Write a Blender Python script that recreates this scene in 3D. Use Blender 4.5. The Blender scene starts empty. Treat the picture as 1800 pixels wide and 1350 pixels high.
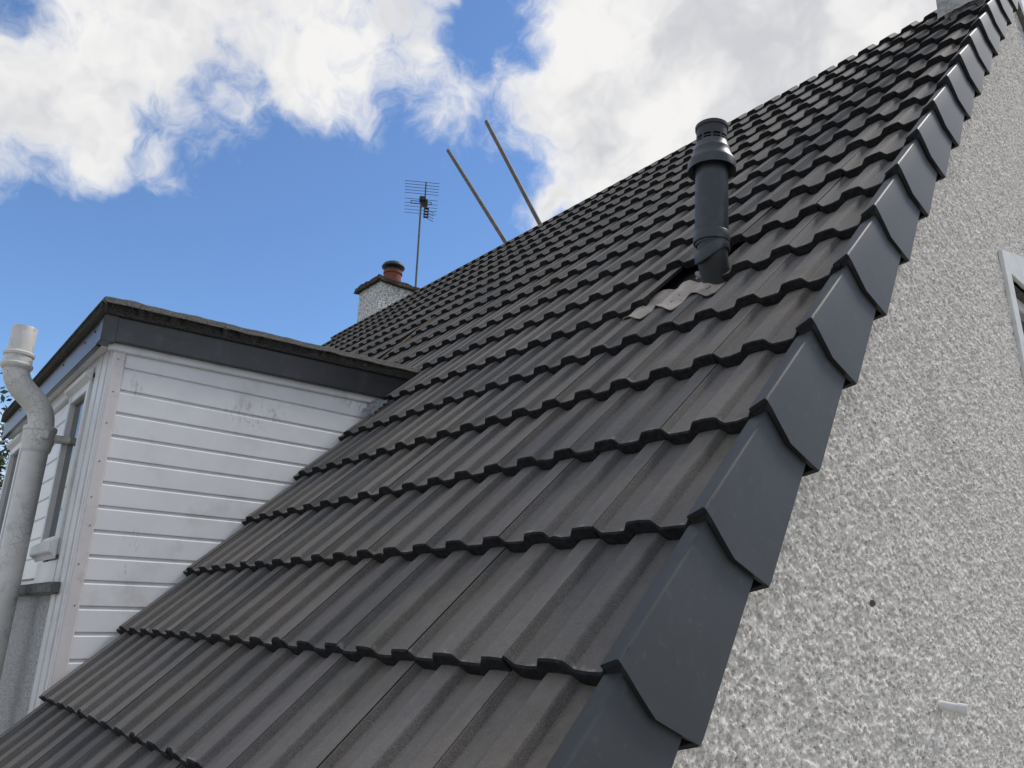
import bpy, bmesh, math, random
import numpy as np
from mathutils import Matrix, Vector
random.seed(7); rng = np.random.default_rng(11)
S = bpy.context.scene; COL = S.collection

# ------------------------------------------------------------------ camera
cam = bpy.data.cameras.new('camera'); cam.sensor_width = 36; cam.lens = 1308.85/1800*36
cam.clip_start = .05; cam.clip_end = 2000
camo = bpy.data.objects.new('camera', cam); COL.objects.link(camo)
RT = Vector((.65666236, .75389562, .02087937)); DN = Vector((-.21399216, .21279668, -.95337554)); FW = Vector((-.72318871, .62157781, .30106332))
camo.matrix_world = Matrix(((RT.x, -DN.x, -FW.x, .77382), (RT.y, -DN.y, -FW.y, -.90186), (RT.z, -DN.z, -FW.z, .06657), (0, 0, 0, 1)))
S.camera = camo
S.cycles.max_bounces = 4; S.cycles.diffuse_bounces = 3; S.cycles.glossy_bounces = 2; S.cycles.transmission_bounces = 2
CAM = Vector((.77382, -.90186, .06657))

# ------------------------------------------------------------------ sky, sun, exposure
SUN_AZ, SUN_EL = 15.0, 50.0       # degrees from +Y towards +X, and above the horizon
S.view_settings.view_transform = 'Standard'; S.view_settings.look = 'None'
S.view_settings.exposure = 0.75; S.view_settings.gamma = 1.0; S.view_settings.use_curve_mapping = False
world = bpy.data.worlds.new('World'); S.world = world; world.use_nodes = True
# (azimuth, elevation, spread, amount): where cloud banks stand in the sky and where it is clear
CLOUDS = [(-66,35.5,11,-.48),(-80,34,6,-.15),(-86.5,33.2,4.4,1.0),(-80,36.3,4.6,1.1),(-71,39.6,4.8,1.05),(-61.5,41.3,4.2,.9),(-85.6,29.2,3.2,1.0),(-80,28.9,2.4,1.0),(-75.9,28.3,1.3,.75),(-73.0,35.2,2.4,.35),(-66.5,37.2,3.4,.40),(-57.5,37.6,3.6,.40),(-64.0,35.2,2.2,.40),(-55,36,2.4,.35),(-49.2,38.2,2.8,.55),(-44.1,42.7,3.0,.9),(-38.5,38.2,5.0,1.2),(-38.4,34.2,2.6,.6),(-30.0,40.0,6.0,1.1),(-19.5,40.0,5.0,1.0),(-46.4,31.3,1.1,1.1),(-47.6,41.5,1.25,-1.5),(-53.5,44.2,2.0,-1.2),(-90.4,35.8,1.8,-.9),(-74.5,36.0,2.0,-1.1),(-80.5,32.6,1.5,-.7),(-59.6,31.0,7.6,-1.30),(-69.2,26.0,7.2,-1.30),(-82.5,22.1,5.8,-1.5),(-95,19,7,-1.0),(-60,19,9,-.8),(-50.8,33.2,2.4,-.45),(-70.6,25.8,1.0,.55),(-73.2,24.6,.8,.45),(-22.2,41.6,1.1,-.5)]
class NT:
    """small node-tree helper"""
    def __init__(s, tree): s.t = tree; s.n = tree.nodes; s.l = tree.links
    def add(s, typ, **kw):
        n = s.n.new(typ)
        for k, v in kw.items(): setattr(n, k, v)
        return n
    def put(s, sock, v):
        if isinstance(v, bpy.types.NodeSocket): s.l.new(v, sock)
        else: sock.default_value = v
    def math(s, op, a, b=0.0, c=None, clamp=False):
        n = s.add('ShaderNodeMath', operation=op, use_clamp=clamp); s.put(n.inputs[0], a); s.put(n.inputs[1], b)
        if c is not None: s.put(n.inputs[2], c)
        return n.outputs[0]
    def vmath(s, op, a, b=None, sc=None):
        n = s.add('ShaderNodeVectorMath', operation=op); s.put(n.inputs[0], a)
        if b is not None: s.put(n.inputs[1], b)
        if sc is not None: s.put(n.inputs['Scale'], sc)
        return n.outputs['Value'] if op == 'DOT_PRODUCT' else n.outputs[0]
    def noise(s, vec, scale, detail=4, rough=.55, dist=0.0, col=False):
        n = s.add('ShaderNodeTexNoise'); s.put(n.inputs['Vector'], vec); n.inputs['Scale'].default_value = scale
        n.inputs['Detail'].default_value = detail; n.inputs['Roughness'].default_value = rough; n.inputs['Distortion'].default_value = dist
        return n.outputs['Color'] if col else n.outputs['Fac']
    def voro(s, vec, scale, feature='F1', rnd=1.0):
        n = s.add('ShaderNodeTexVoronoi', feature=feature); s.put(n.inputs['Vector'], vec); n.inputs['Scale'].default_value = scale
        n.inputs['Randomness'].default_value = rnd
        return n.outputs['Distance']
    def step(s, v, a, b, lo=0.0, hi=1.0, smooth=True):
        n = s.add('ShaderNodeMapRange', interpolation_type='SMOOTHSTEP' if smooth else 'LINEAR')
        s.put(n.inputs[0], v); s.put(n.inputs[1], a); s.put(n.inputs[2], b); s.put(n.inputs[3], lo); s.put(n.inputs[4], hi)
        return n.outputs[0]
    def mix(s, f, a, b, blend='MIX'):
        n = s.add('ShaderNodeMix', data_type='RGBA', blend_type=blend); s.put(n.inputs['Factor'], f)
        for sock, v in ((n.inputs[6], a), (n.inputs[7], b)):
            s.put(sock, v if isinstance(v, bpy.types.NodeSocket) else (*v, 1))
        return n.outputs[2]
    def scalecol(s, c, f):
        n = s.add('ShaderNodeVectorMath', operation='SCALE'); s.put(n.inputs[0], c); s.put(n.inputs['Scale'], f)
        return n.outputs[0]
def build_world():
    t = NT(world.node_tree); t.n.clear()
    out = t.add('ShaderNodeOutputWorld'); bg = t.add('ShaderNodeBackground'); bg.inputs['Strength'].default_value = .13
    t.l.new(bg.outputs[0], out.inputs[0])
    sky = t.add('ShaderNodeTexSky', sky_type='NISHITA', sun_disc=False, sun_elevation=math.radians(SUN_EL), sun_rotation=math.radians(SUN_AZ), altitude=100, air_density=1.0, dust_density=.15, ozone_density=3.0)
    d = t.add('ShaderNodeTexCoord').outputs['Generated']
    warp = t.vmath('SCALE', t.vmath('SUBTRACT', t.noise(d, 8.5, 3, .63, col=True), (.5, .5, .5)), sc=.10)
    dw = t.vmath('NORMALIZE', t.vmath('ADD', d, warp))
    acc = None
    for az, el, sg, a in CLOUDS:
        az, el, sg = map(math.radians, (az, el, sg))
        v = (math.sin(az)*math.cos(el), math.cos(az)*math.cos(el), math.sin(el))
        k = 1/sg**2
        e = t.math('EXPONENT', t.math('MULTIPLY_ADD', t.vmath('DOT_PRODUCT', dw, v), k, -k))
        acc = t.math('MULTIPLY', e, a) if acc is None else t.math('MULTIPLY_ADD', e, a, acc)
    big = t.math('MULTIPLY', t.math('SUBTRACT', t.noise(d, 2.3, 1, .5), -.02), 1.7)
    fine = t.math('MULTIPLY', t.math('SUBTRACT', t.noise(dw, 11.0, 7, .62), .5), 4.6)
    f = t.math('ADD', t.math('ADD', acc, big), fine)
    alpha = t.step(f, .0, 1.6)
    shade = t.noise(dw, 7.0, 4, .62)
    core = t.math('MULTIPLY', t.step(f, .5, 1.9), t.step(shade, .36, .68))
    bright = t.mix(core, (4.18, 4.14, 4.10), (2.80, 2.86, 3.02))
    col = t.mix(alpha, t.vmath('MULTIPLY', sky.outputs[0], (.60, .70, .80)), bright)
    t.l.new(col, bg.inputs['Color'])
build_world()
world.cycles.sampling_method = 'MANUAL'; world.cycles.sample_map_resolution = 256
sun = bpy.data.lights.new('sun', 'SUN'); sun.energy = 1.5; sun.angle = math.radians(12); sun.color = (1, .96, .9)
suno = bpy.data.objects.new('sun', sun); COL.objects.link(suno)
sd = Vector((math.sin(math.radians(SUN_AZ))*math.cos(math.radians(SUN_EL)), math.cos(math.radians(SUN_AZ))*math.cos(math.radians(SUN_EL)), math.sin(math.radians(SUN_EL))))
suno.rotation_euler = sd.to_track_quat('Z', 'Y').to_euler()

# ------------------------------------------------------------------ materials
def new_mat(name):
    m = bpy.data.materials.new(name); m.use_nodes = True; t = NT(m.node_tree)
    return m, t, t.n['Principled BSDF']
def bump(t, b, h, strength, dist):
    n = t.add('ShaderNodeBump'); n.inputs['Strength'].default_value = strength; n.inputs['Distance'].default_value = dist
    t.put(n.inputs['Height'], h); t.l.new(n.outputs[0], b.inputs['Normal'])
def pos(t): return t.add('ShaderNodeNewGeometry').outputs['Position']
def m_tile():
    m, t, b = new_mat('concrete_tile')
    loc = t.add('ShaderNodeAttribute', attribute_name='loc').outputs['Vector']
    r0 = t.add('ShaderNodeAttribute', attribute_name='tr').outputs['Fac']
    rnd = t.math('FRACT', t.math('ADD', t.add('ShaderNodeObjectInfo').outputs['Random'], r0))
    p = pos(t)
    base = t.mix(rnd, (.092, .087, .084), (.158, .142, .129))
    base = t.mix(t.step(t.noise(p, 1.6, 4, .6), .42, .70), base, (.150, .128, .106))
    base = t.mix(t.math('MULTIPLY', t.step(t.noise(p, 3.1, 5, .62), .52, .72), .55), base, (.072, .076, .058))
    strk = t.noise(t.vmath('MULTIPLY', t.vmath('ADD', loc, t.vmath('SCALE', (13.1, 7.3, 0), sc=rnd)), (55, 4, 20)), 1.0, 4, .6)
    base = t.mix(t.step(strk, .48, .78, 0, .20), base, (.185, .170, .152))
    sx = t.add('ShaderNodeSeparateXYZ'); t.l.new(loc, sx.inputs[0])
    grain = t.noise(p, 430, 3, .75)
    # flanks of the rolls coloured darker and grittier than the flats
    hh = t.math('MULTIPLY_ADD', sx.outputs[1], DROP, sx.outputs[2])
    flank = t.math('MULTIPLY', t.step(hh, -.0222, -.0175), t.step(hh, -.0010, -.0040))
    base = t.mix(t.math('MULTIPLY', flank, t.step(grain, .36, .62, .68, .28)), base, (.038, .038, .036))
    base = t.mix(t.step(grain, .34, .70, .0, .55), base, t.scalecol(base, 1.7))
    base = t.mix(t.step(t.noise(p, 48, 6, .7), .38, .7, .0, .35), base, t.scalecol(base, .66))
    # pale scuffs and lime bloom on the worn tail and scattered specks
    tail = t.math('MULTIPLY', t.step(sx.outputs[1], .0, .022, 1, 0), t.step(t.noise(p, 38, 4, .6), .54, .66))
    base = t.mix(t.math('MULTIPLY', tail, .75), base, (.30, .285, .27))
    speck = t.math('MULTIPLY', t.step(t.voro(p, 26), .0, .055, 1, 0), t.step(t.noise(p, 9, 2), .55, .62))
    base = t.mix(t.math('MULTIPLY', speck, .6), base, (.36, .35, .32))
    lich = t.math('MULTIPLY', t.step(t.noise(p, 70, 5, .7), .60, .66), t.step(t.noise(p, 5.5, 3, .6), .56, .68))
    base = t.mix(t.math('MULTIPLY', lich, .55), base, (.20, .20, .155))
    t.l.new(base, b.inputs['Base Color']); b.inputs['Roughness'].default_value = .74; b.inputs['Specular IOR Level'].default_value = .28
    bump(t, b, t.math('ADD', t.math('MULTIPLY', grain, .5), t.math('MULTIPLY', t.noise(p, 130, 4, .6), .8)), .7, .0018)
    return m
def m_plain(name, c, rough=.5, var=.15, vs=8, bs=0.0, bd=.001, bscale=200, spec=.5, metal=0.0, dirt=None, dirt_amt=.4, dirt_scale=5, dirt_lo=.5, dirt_hi=.72):
    m, t, b = new_mat(name); p = pos(t)
    col = t.mix(t.step(t.noise(p, vs, 5, .6), .3, .7), tuple(x*(1-var) for x in c), tuple(min(1, x*(1+var)) for x in c))
    if dirt: col = t.mix(t.step(t.noise(p, dirt_scale, 8, .65), dirt_lo, dirt_hi, 0, dirt_amt), col, dirt)
    t.l.new(col, b.inputs['Base Color']); b.inputs['Roughness'].default_value = rough; b.inputs['Specular IOR Level'].default_value = spec; b.inputs['Metallic'].default_value = metal
    if bs: bump(t, b, t.noise(p, bscale, 5, .6), bs, bd)
    return m
def m_roughcast(name, c, bstr, lo=.72, cell=95, fine=True, soot=None):
    m, t, b = new_mat(name); p = pos(t)
    col = t.mix(t.step(t.noise(p, 62, 4, .72), .38, .56), tuple(x*lo for x in c), c)
    col = t.mix(t.step(t.noise(p, 130, 3, .75), .56, .63, 0, .8), col, (.25, .225, .19))
    col = t.mix(t.step(t.noise(p, 2.2, 6, .65), .50, .74, 0, .25), col, (.46, .43, .37))
    col = t.mix(t.step(t.noise(t.vmath('MULTIPLY', p, (5, 5, .7)), 1.3, 6, .6), .56, .76, 0, .22), col, (.38, .37, .32))
    if soot:
        col = t.mix(t.step(t.noise(p, 30, 4, .72), .47, .56, 0, soot), col, (.09, .09, .085))
    t.l.new(col, b.inputs['Base Color']); b.inputs['Roughness'].default_value = .85; b.inputs['Specular IOR Level'].default_value = .25
    h = t.math('MULTIPLY', t.noise(p, 380, 4, .7), .6)
    if fine: bump(t, b, h, 1.0, .0030)
    else: bump(t, b, t.math('ADD', h, t.math('MULTIPLY', t.voro(p, cell), -2.2)), bstr, .010)
    return m
DROP = .033/.34399
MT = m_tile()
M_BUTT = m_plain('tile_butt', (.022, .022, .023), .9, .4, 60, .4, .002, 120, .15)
M_VERGE = m_plain('anthracite_plastic', (.050, .053, .057), .55, .08, 5, .10, .0008, 300, .35, dirt=(.13, .13, .125), dirt_amt=.22, dirt_scale=40, dirt_lo=.56, dirt_hi=.70)
M_FASCIA = m_plain('grey_fascia_plastic', (.026, .027, .029), .27, .06, 3, .05, .0006, 300, .5, dirt=(.10, .10, .095), dirt_amt=.30, dirt_scale=9)
M_WHITE = m_plain('white_plastic', (.78, .77, .765), .38, .03, 6, .06, .0006, 90, .5, dirt=(.36, .34, .30), dirt_amt=.40, dirt_scale=3.2, dirt_lo=.53, dirt_hi=.76)
def smears(m, spots):
    # grey hand smears and scuffs on the boards
    t = NT(m.node_tree); b = t.n['Principled BSDF']; src = b.inputs['Base Color'].links[0].from_socket; p = pos(t)
    for c, r in spots:
        d = t.vmath('MULTIPLY', t.vmath('SUBTRACT', p, c), tuple(1/x for x in r))
        ln = t.add('ShaderNodeVectorMath', operation='LENGTH'); t.l.new(d, ln.inputs[0])
        k = t.math('MULTIPLY', t.step(ln.outputs['Value'], .3, 1.0, 1, 0), t.step(t.noise(t.vmath('MULTIPLY', p, (10, 42, 16)), 1.6, 6, .65), .50, .64, 0, .62))
        src = t.mix(k, src, (.40, .36, .31))
    t.l.new(src, b.inputs['Base Color'])
smears(M_WHITE, [((-2.84, .47, 1.02), (.1, .17, .10)), ((-2.84, .60, 1.05), (.1, .10, .06)), ((-2.84, -.08, 1.05), (.1, .06, .09)), ((-2.84, .02, .30), (.1, .05, .16)), ((-2.84, 1.12, 1.20), (.1, .30, .06))])
M_TRIM = m_plain('white_trim_plastic', (.70, .695, .69), .32, .03, 6, 0, spec=.5, dirt=(.40, .37, .34), dirt_amt=.35, dirt_scale=7)
M_PINK = m_plain('aged_trim_plastic', (.68, .63, .615), .4, .04, 6, 0, spec=.45, dirt=(.40, .34, .30), dirt_amt=.5, dirt_scale=9, dirt_lo=.52, dirt_hi=.7)
M_FLUE = m_plain('flue_plastic', (.031, .037, .042), .40, .08, 6, .05, .0005, 300, .5, dirt=(.12, .12, .11), dirt_amt=.35, dirt_scale=14)
M_FLUE_D = m_plain('flue_black_plastic', (.022, .024, .027), .5, .08, 6)
M_BLACK = m_plain('dark_underlay', (.018, .018, .019), .8, .2, 20)
M_LEAD = m_plain('lead_sheet', (.34, .305, .265), .55, .2, 9, .5, .003, 45, .4, metal=.1, dirt=(.50, .42, .33), dirt_amt=.7, dirt_scale=12, dirt_lo=.42, dirt_hi=.6)
M_LEADG = m_plain('grey_lead', (.16, .17, .18), .5, .2, 20, .5, .003, 60, .4, dirt=(.32, .33, .34), dirt_amt=.6, dirt_scale=30)
M_FELT = m_plain('mineral_felt', (.085, .085, .080), .92, .6, 150, 1.0, .006, 140, .2, dirt=(.19, .18, .16), dirt_amt=.7, dirt_scale=110)
M_CASTIRON = m_plain('painted_cast_iron', (.62, .60, .565), .45, .07, 14, .35, .003, 60, .5, dirt=(.22, .21, .18), dirt_amt=.40, dirt_scale=16, dirt_lo=.54, dirt_hi=.72)
def cracks(m):
    t = NT(m.node_tree); b = t.n['Principled BSDF']; src = b.inputs['Base Color'].links[0].from_socket; p = pos(t)
    w = t.vmath('ADD', p, t.vmath('SCALE', t.noise(p, 30, 4, .6, col=True), sc=.03))
    e = t.voro(w, 24, 'DISTANCE_TO_EDGE'); k = t.math('MULTIPLY', t.step(e, .012, .035, 1, 0), t.step(t.noise(p, 7, 3), .46, .58))
    fl = t.step(t.noise(p, 48, 5, .7), .66, .70, 0, .5)
    src = t.mix(t.math('MULTIPLY', k, .5), src, (.12, .112, .10)); src = t.mix(fl, src, (.20, .18, .15)); t.l.new(src, b.inputs['Base Color'])
cracks(M_CASTIRON)
M_SILL = m_plain('weathered_sill', (.12, .12, .115), .85, .4, 30, .8, .005, 60, .3)
M_BATTEN = m_plain('timber_batten', (.20, .145, .09), .85, .25, 30, .4, .002, 80, .3)
M_TERRA = m_plain('terracotta', (.20, .060, .036), .75, .12, 12, .2, .002, 60, .3, dirt=(.10, .06, .05), dirt_amt=.4, dirt_scale=9)
M_COWL = m_plain('black_metal', (.018, .018, .019), .5, .2, 10)
M_SLAB = m_plain('mossy_concrete', (.06, .055, .045), .95, .5, 35, 1.0, .012, 50, .2, dirt=(.16, .14, .09), dirt_amt=.6, dirt_scale=22)
M_MORTAR = m_plain('mortar', (.36, .35, .33), .9, .25, 30, 1.0, .01, 60, .2)
M_TUBE = m_plain('galvanised_tube', (.095, .078, .055), .55, .3, 12, .1, .001, 80, .5, metal=.0, dirt=(.10, .075, .05), dirt_amt=.6, dirt_scale=10)
M_AERIAL = m_plain('aerial_metal', (.10, .10, .105), .45, .2, 12, metal=.3)
M_BOUNCE_GROUND = m_plain('pale_bounce_ground', (.30, .28, .245), .95, .25, 3, .8, .05, 20, .2)  # unseen ground, made pale to bounce light up onto the house
M_BARK = m_plain('bark', (.10, .075, .05), .9, .3, 12, .8, .02, 14, .2)
M_ROUGH = m_roughcast('painted_roughcast', (.92, .85, .765), .6, lo=.66)
M_ROUGHB = m_roughcast('painted_roughcast_plain', (.70, .70, .69), .9, fine=False, cell=110)
M_ROUGHC = m_roughcast('weathered_roughcast', (.88, .87, .84), 1.0, fine=False, cell=42, soot=.55)
M_BAND = m_plain('smooth_painted_render', (.72, .72, .70), .75, .06, 9, .4, .002, 60, .3, dirt=(.40, .39, .36), dirt_amt=.35, dirt_scale=8)
def m_glass():
    m, t, b = new_mat('window_glass'); b.inputs['Base Color'].default_value = (.02, .024, .024, 1); b.inputs['Roughness'].default_value = .04; b.inputs['Specular IOR Level'].default_value = .6
    return m
M_GLASS = m_glass()
def m_leaf():
    m, t, b = new_mat('leaf'); p = pos(t)
    col = t.mix(t.noise(p, 1.4, 3), (.022, .045, .012), (.065, .095, .022)); t.l.new(col, b.inputs['Base Color']); b.inputs['Roughness'].default_value = .6
    return m
M_LEAF = m_leaf()

# ------------------------------------------------------------------ object helpers
WL = {}                                       # world location of the empties
def setp(o, parent):
    if parent is not None:
        o.parent = parent; o.matrix_parent_inverse = Matrix.Translation(WL.get(parent.name, Vector())).inverted()
    return o
def tag(o, label=None, cat=None, group=None, kind=None):
    for k, v in (('label', label), ('category', cat), ('group', group), ('kind', kind)):
        if v: o[k] = v
    return o
def empty(name, loc):
    o = bpy.data.objects.new(name, None); COL.objects.link(o); o.location = loc; WL[o.name] = Vector(loc); return o
def link(name, me, mat=None, parent=None, smooth=False):
    if mat is not None: me.materials.append(mat)
    if smooth: me.polygons.foreach_set('use_smooth', [True]*len(me.polygons))
    o = bpy.data.objects.new(name, me); COL.objects.link(o); return setp(o, parent)
def mesh(name, v, f):
    me = bpy.data.meshes.new(name); me.from_pydata([tuple(x) for x in v], [], f); me.update(); return me
class MB:
    """collects shapes, builds one mesh object"""
    def __init__(s): s.v = []; s.f = []
    def add(s, v, f):
        o = len(s.v); s.v += [tuple(x) for x in v]; s.f += [[i+o for i in q] for q in f]; return s
    def box(s, x0, x1, y0, y1, z0, z1, fn=None):
        v = [(x, y, z) for x in (x0, x1) for y in (y0, y1) for z in (z0, z1)]
        if fn: v = [fn(*p) for p in v]
        return s.add(v, [(0, 1, 3, 2), (4, 6, 7, 5), (0, 4, 5, 1), (2, 3, 7, 6), (0, 2, 6, 4), (1, 5, 7, 3)])
    def prism(s, poly, ax, a0, a1):
        """poly: 2D outline; extruded along axis ax (0: x, poly=(y,z); 1: y, poly=(x,z); 2: z)"""
        def P(p, a): return (a, p[0], p[1]) if ax == 0 else (p[0], a, p[1]) if ax == 1 else (p[0], p[1], a)
        n = len(poly); v = [P(p, a0) for p in poly]+[P(p, a1) for p in poly]
        return s.add(v, [list(range(n)), list(range(2*n-1, n-1, -1))]+[(i, i+n, (i+1) % n+n, (i+1) % n) for i in range(n)])
    def tube(s, pts, r, n=16, cap=True):
        pts = [Vector(p) for p in pts]; rr = r if isinstance(r, (list, tuple)) else [r]*len(pts); v = []; f = []
        t0 = (pts[1]-pts[0]).normalized(); a = t0.orthogonal().normalized()
        for i, p in enumerate(pts):
            t = (pts[min(i+1, len(pts)-1)]-pts[max(i-1, 0)]).normalized(); a = (a-t*a.dot(t)).normalized(); b = t.cross(a)
            v += [p+(a*math.cos(2*math.pi*k/n)+b*math.sin(2*math.pi*k/n))*rr[i] for k in range(n)]
        for i in range(len(pts)-1):
            f += [(i*n+k, i*n+(k+1) % n, (i+1)*n+(k+1) % n, (i+1)*n+k) for k in range(n)]
        if cap: f += [list(range(n-1, -1, -1)), list(range((len(pts)-1)*n, len(pts)*n))]
        return s.add(v, f)
    def lathe(s, prof, c, n=40):
        v = []; f = []; m = len(prof)
        for r, z in prof: v += [(c[0]+r*math.cos(2*math.pi*k/n), c[1]+r*math.sin(2*math.pi*k/n), c[2]+z) for k in range(n)]
        for i in range(m-1): f += [(i*n+k, i*n+(k+1) % n, (i+1)*n+(k+1) % n, (i+1)*n+k) for k in range(n)]
        return s.add(v, f)
    def build(s, name, mat, parent=None, bevel=0.0, seg=2, smooth=None):
        me = mesh(name, s.v, s.f); bm = bmesh.new(); bm.from_mesh(me); bmesh.ops.recalc_face_normals(bm, faces=bm.faces)
        if bevel:
            es = [e for e in bm.edges if len(e.link_faces) == 2 and e.calc_face_angle(0) > .6]
            bmesh.ops.bevel(bm, geom=es, offset=bevel, segments=seg, affect='EDGES', clamp_overlap=True)
        bm.to_mesh(me); bm.free(); o = link(name, me, mat, parent)
        if smooth is not None:
            me.polygons.foreach_set('use_smooth', [True]*len(me.polygons)); me.set_sharp_from_angle(angle=math.radians(smooth))
        return o
def hnoise(x, y, z, s=1.0, seed=0.0):
    from mathutils import noise
    return noise.fractal(Vector((x*s+seed, y*s, z*s)), 1.0, 2.0, 4)

# ------------------------------------------------------------------ main sizes (metres; origin at the verge on the second tile course)
PITCH = .8122129; CP, SP = math.cos(PITCH), math.sin(PITCH)
G = .34399; VR = 5.70; FARU = 8.85; GROUND = -3.0
def rp(u, v, h=0.0): return Vector((-u, v*CP-h*SP, v*SP+h*CP))
def roof_z(y, h=0.0): return (y*SP+h)/CP          # height of the slope (raised h) over the plan position y
YR = VR*CP; ZR = VR*SP
XD, YD, YF = -2.84, -.189, -.262                   # dormer cheek, dormer front, front fascia
XDL = -5.465; GW = -.045                           # dormer's other cheek; gable wall face

# ------------------------------------------------------------------ ground
g = MB().add([(-400, -400, GROUND), (400, -400, GROUND), (400, 400, GROUND), (-400, 400, GROUND)], [(0, 1, 2, 3)]).build('ground', M_BOUNCE_GROUND); tag(g, kind='structure')

# ------------------------------------------------------------------ house
house = empty('house', (-4.4, 3.9, GROUND))
tag(house, 'white roughcast house with steep dark tiled roof, clad dormer and grey verge', 'house')
# deck of both slopes
HD = -.085
def deck_poly(h, t):
    a, b = rp(0, -.70, h), rp(0, VR, h); yb = 2*YR
    return [(a.y, a.z), (b.y, b.z-.0), (yb-a.y, a.z), (yb-a.y, a.z-t), (b.y, b.z-t/CP), (a.y, a.z-t)]
def deck_top(v0, h, t):
    a, b = rp(0, v0, h), rp(0, VR, h); return [(a.y, a.z), (b.y, b.z), (b.y, b.z-t/CP), (a.y, a.z-t)]
rd = MB().prism(deck_poly(HD, .09), 0, XD+.003, -.10).prism(deck_poly(HD, .09), 0, -FARU+.03, XDL-.03).prism(deck_top(1.70, HD-.001, .088), 0, XDL-.029, XD+.002)
roof = rd.build('roof', M_BLACK, house); tag(roof, 'steep roof of dark grey double roll concrete tiles')
rear = MB()
rear.add([(-FARU, YR+.02, ZR-.075), (-.03, YR+.02, ZR-.075), (-.03, 2*YR-rp(0, -.7).y, rp(0, -.7).z-.07), (-FARU, 2*YR-rp(0, -.7).y, rp(0, -.7).z-.07)], [(0, 1, 2, 3)])
rear.build('rear_slope', MT, roof)

# tile: local x = -s (to the left), y = up the slope, z = out of the slope
PROF = [(0, -.0022), (.002, -.0006), (.030, 0), (.055, -.0008), (.060, -.0035), (.073, -.0185), (.079, -.0218), (.106, -.0225), (.132, -.0218), (.138, -.0185), (.146, -.0055), (.151, -.0015), (.180, 0), (.205, -.0008), (.210, -.0035), (.223, -.0185), (.229, -.0218), (.256, -.0225), (.282, -.0218), (.288, -.0185), (.2960, -.0050), (.2985, -.0032)]
def clip_prof(a, b):
    out = []
    def at(s):
        for (s0, h0), (s1, h1) in zip(PROF, PROF[1:]):
            if s0 <= s <= s1: return h0+(h1-h0)*(s-s0)/(s1-s0)
        return PROF[-1][1]
    if a > 0: out.append((a, at(a)))
    out += [p for p in PROF if a < p[0] < b or (a <= 0 and p[0] == 0)]
    out.append((b, at(b))) if b < PROF[-1][0] else out.append(PROF[-1])
    return out
DROP = .033/G
def tile_data(seed, s0=0.0, s1=.3, length=.425):
    r = random.Random(seed); pr = clip_prof(s0, s1); n = len(pr); v = []
    wob = [r.uniform(-.0012, .0012) for _ in range(n)]
    for k in range(1, n-1): wob[k] = (wob[k-1]+2*wob[k])/2.6
    chips = {r.randrange(2, n-2): r.uniform(.003, .008) for _ in range(r.choice((0, 0, 1, 1, 2)))}
    rows = [(.0, -.0035), (.0045, 0.0), (length, 0.0)]
    for i, (vv, dz) in enumerate(rows):
        for k, (s, h) in enumerate(pr):
            y = vv+(wob[k]+chips.get(k, 0) if i < 2 else 0)
            v.append((-s, y, h+dz-DROP*vv+r.uniform(-.0003, .0003)))
    nose = .031
    for vv, t in ((.002, nose), (.030, nose-.004), (.055, .013), (length, .013)):
        for k, (s, h) in enumerate(pr):
            v.append((-s, vv+(wob[k] if vv < .01 else 0), h-t-DROP*vv))
    f = []; R_ = 7
    seq = [(2, 1), (1, 0), (0, 3), (3, 4), (4, 5), (5, 6)]
    for a, b in seq: f += [(a*n+k, a*n+k+1, b*n+k+1, b*n+k) for k in range(n-1)]
    for k in (0, n-1):
        q = [2*n+k, 1*n+k, k, 3*n+k, 4*n+k, 5*n+k, 6*n+k]
        f.append(q if k == 0 else q[::-1])
    # hidden water bar that runs under the neighbouring tile
    if s1 >= .3:
        o = len(v); v += [(-.296, 0.012, -.020), (-.345, .012, -.018), (-.345, length, -.018-DROP*length), (-.296, length, -.020-DROP*length)]
        f.append((o, o+1, o+2, o+3))
    return v, f
def tile_mesh(name, *a, **k):
    v, f = tile_data(*a, **k); me = mesh(name, v, f)
    bm = bmesh.new(); bm.from_mesh(me); bmesh.ops.recalc_face_normals(bm, faces=[q for q in bm.faces if len(q.verts) == 4 and q.index < len(f)-1] or bm.faces); bm.to_mesh(me); bm.free(); butts(me)
    add_loc(me, [Vector((-p[0], p[1], p[2])) for p in v], [0.0]*len(v))
    me.materials.append(MT); me.materials.append(M_BUTT); return me
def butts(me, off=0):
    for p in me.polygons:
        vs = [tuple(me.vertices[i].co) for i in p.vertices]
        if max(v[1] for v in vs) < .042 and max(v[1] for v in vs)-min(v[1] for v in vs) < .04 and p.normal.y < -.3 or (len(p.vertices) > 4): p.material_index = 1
def add_loc(me, locs, trs):
    a = me.attributes.new('loc', 'FLOAT_VECTOR', 'POINT'); a.data.foreach_set('vector', [c for p in locs for c in p])
    b = me.attributes.new('tr', 'FLOAT', 'POINT'); b.data.foreach_set('value', trs)
    me.polygons.foreach_set('use_smooth', [True]*len(me.polygons)); me.set_sharp_from_angle(angle=math.radians(13))
VARS = {}
def variant(key, *a, **k):
    if key not in VARS: VARS[key] = tile_mesh('roof_tile', *a, **k)
    return VARS[key]
PSI = Matrix.Rotation(PITCH, 4, 'X')
def project(p):
    q = p-CAM; z = q.dot(FW)
    return (900+1308.85*q.dot(RT)/z, 675+1308.85*q.dot(DN)/z, z) if z > .02 else (1e9, 1e9, z)
NCOL = 30
tiles = []
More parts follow.
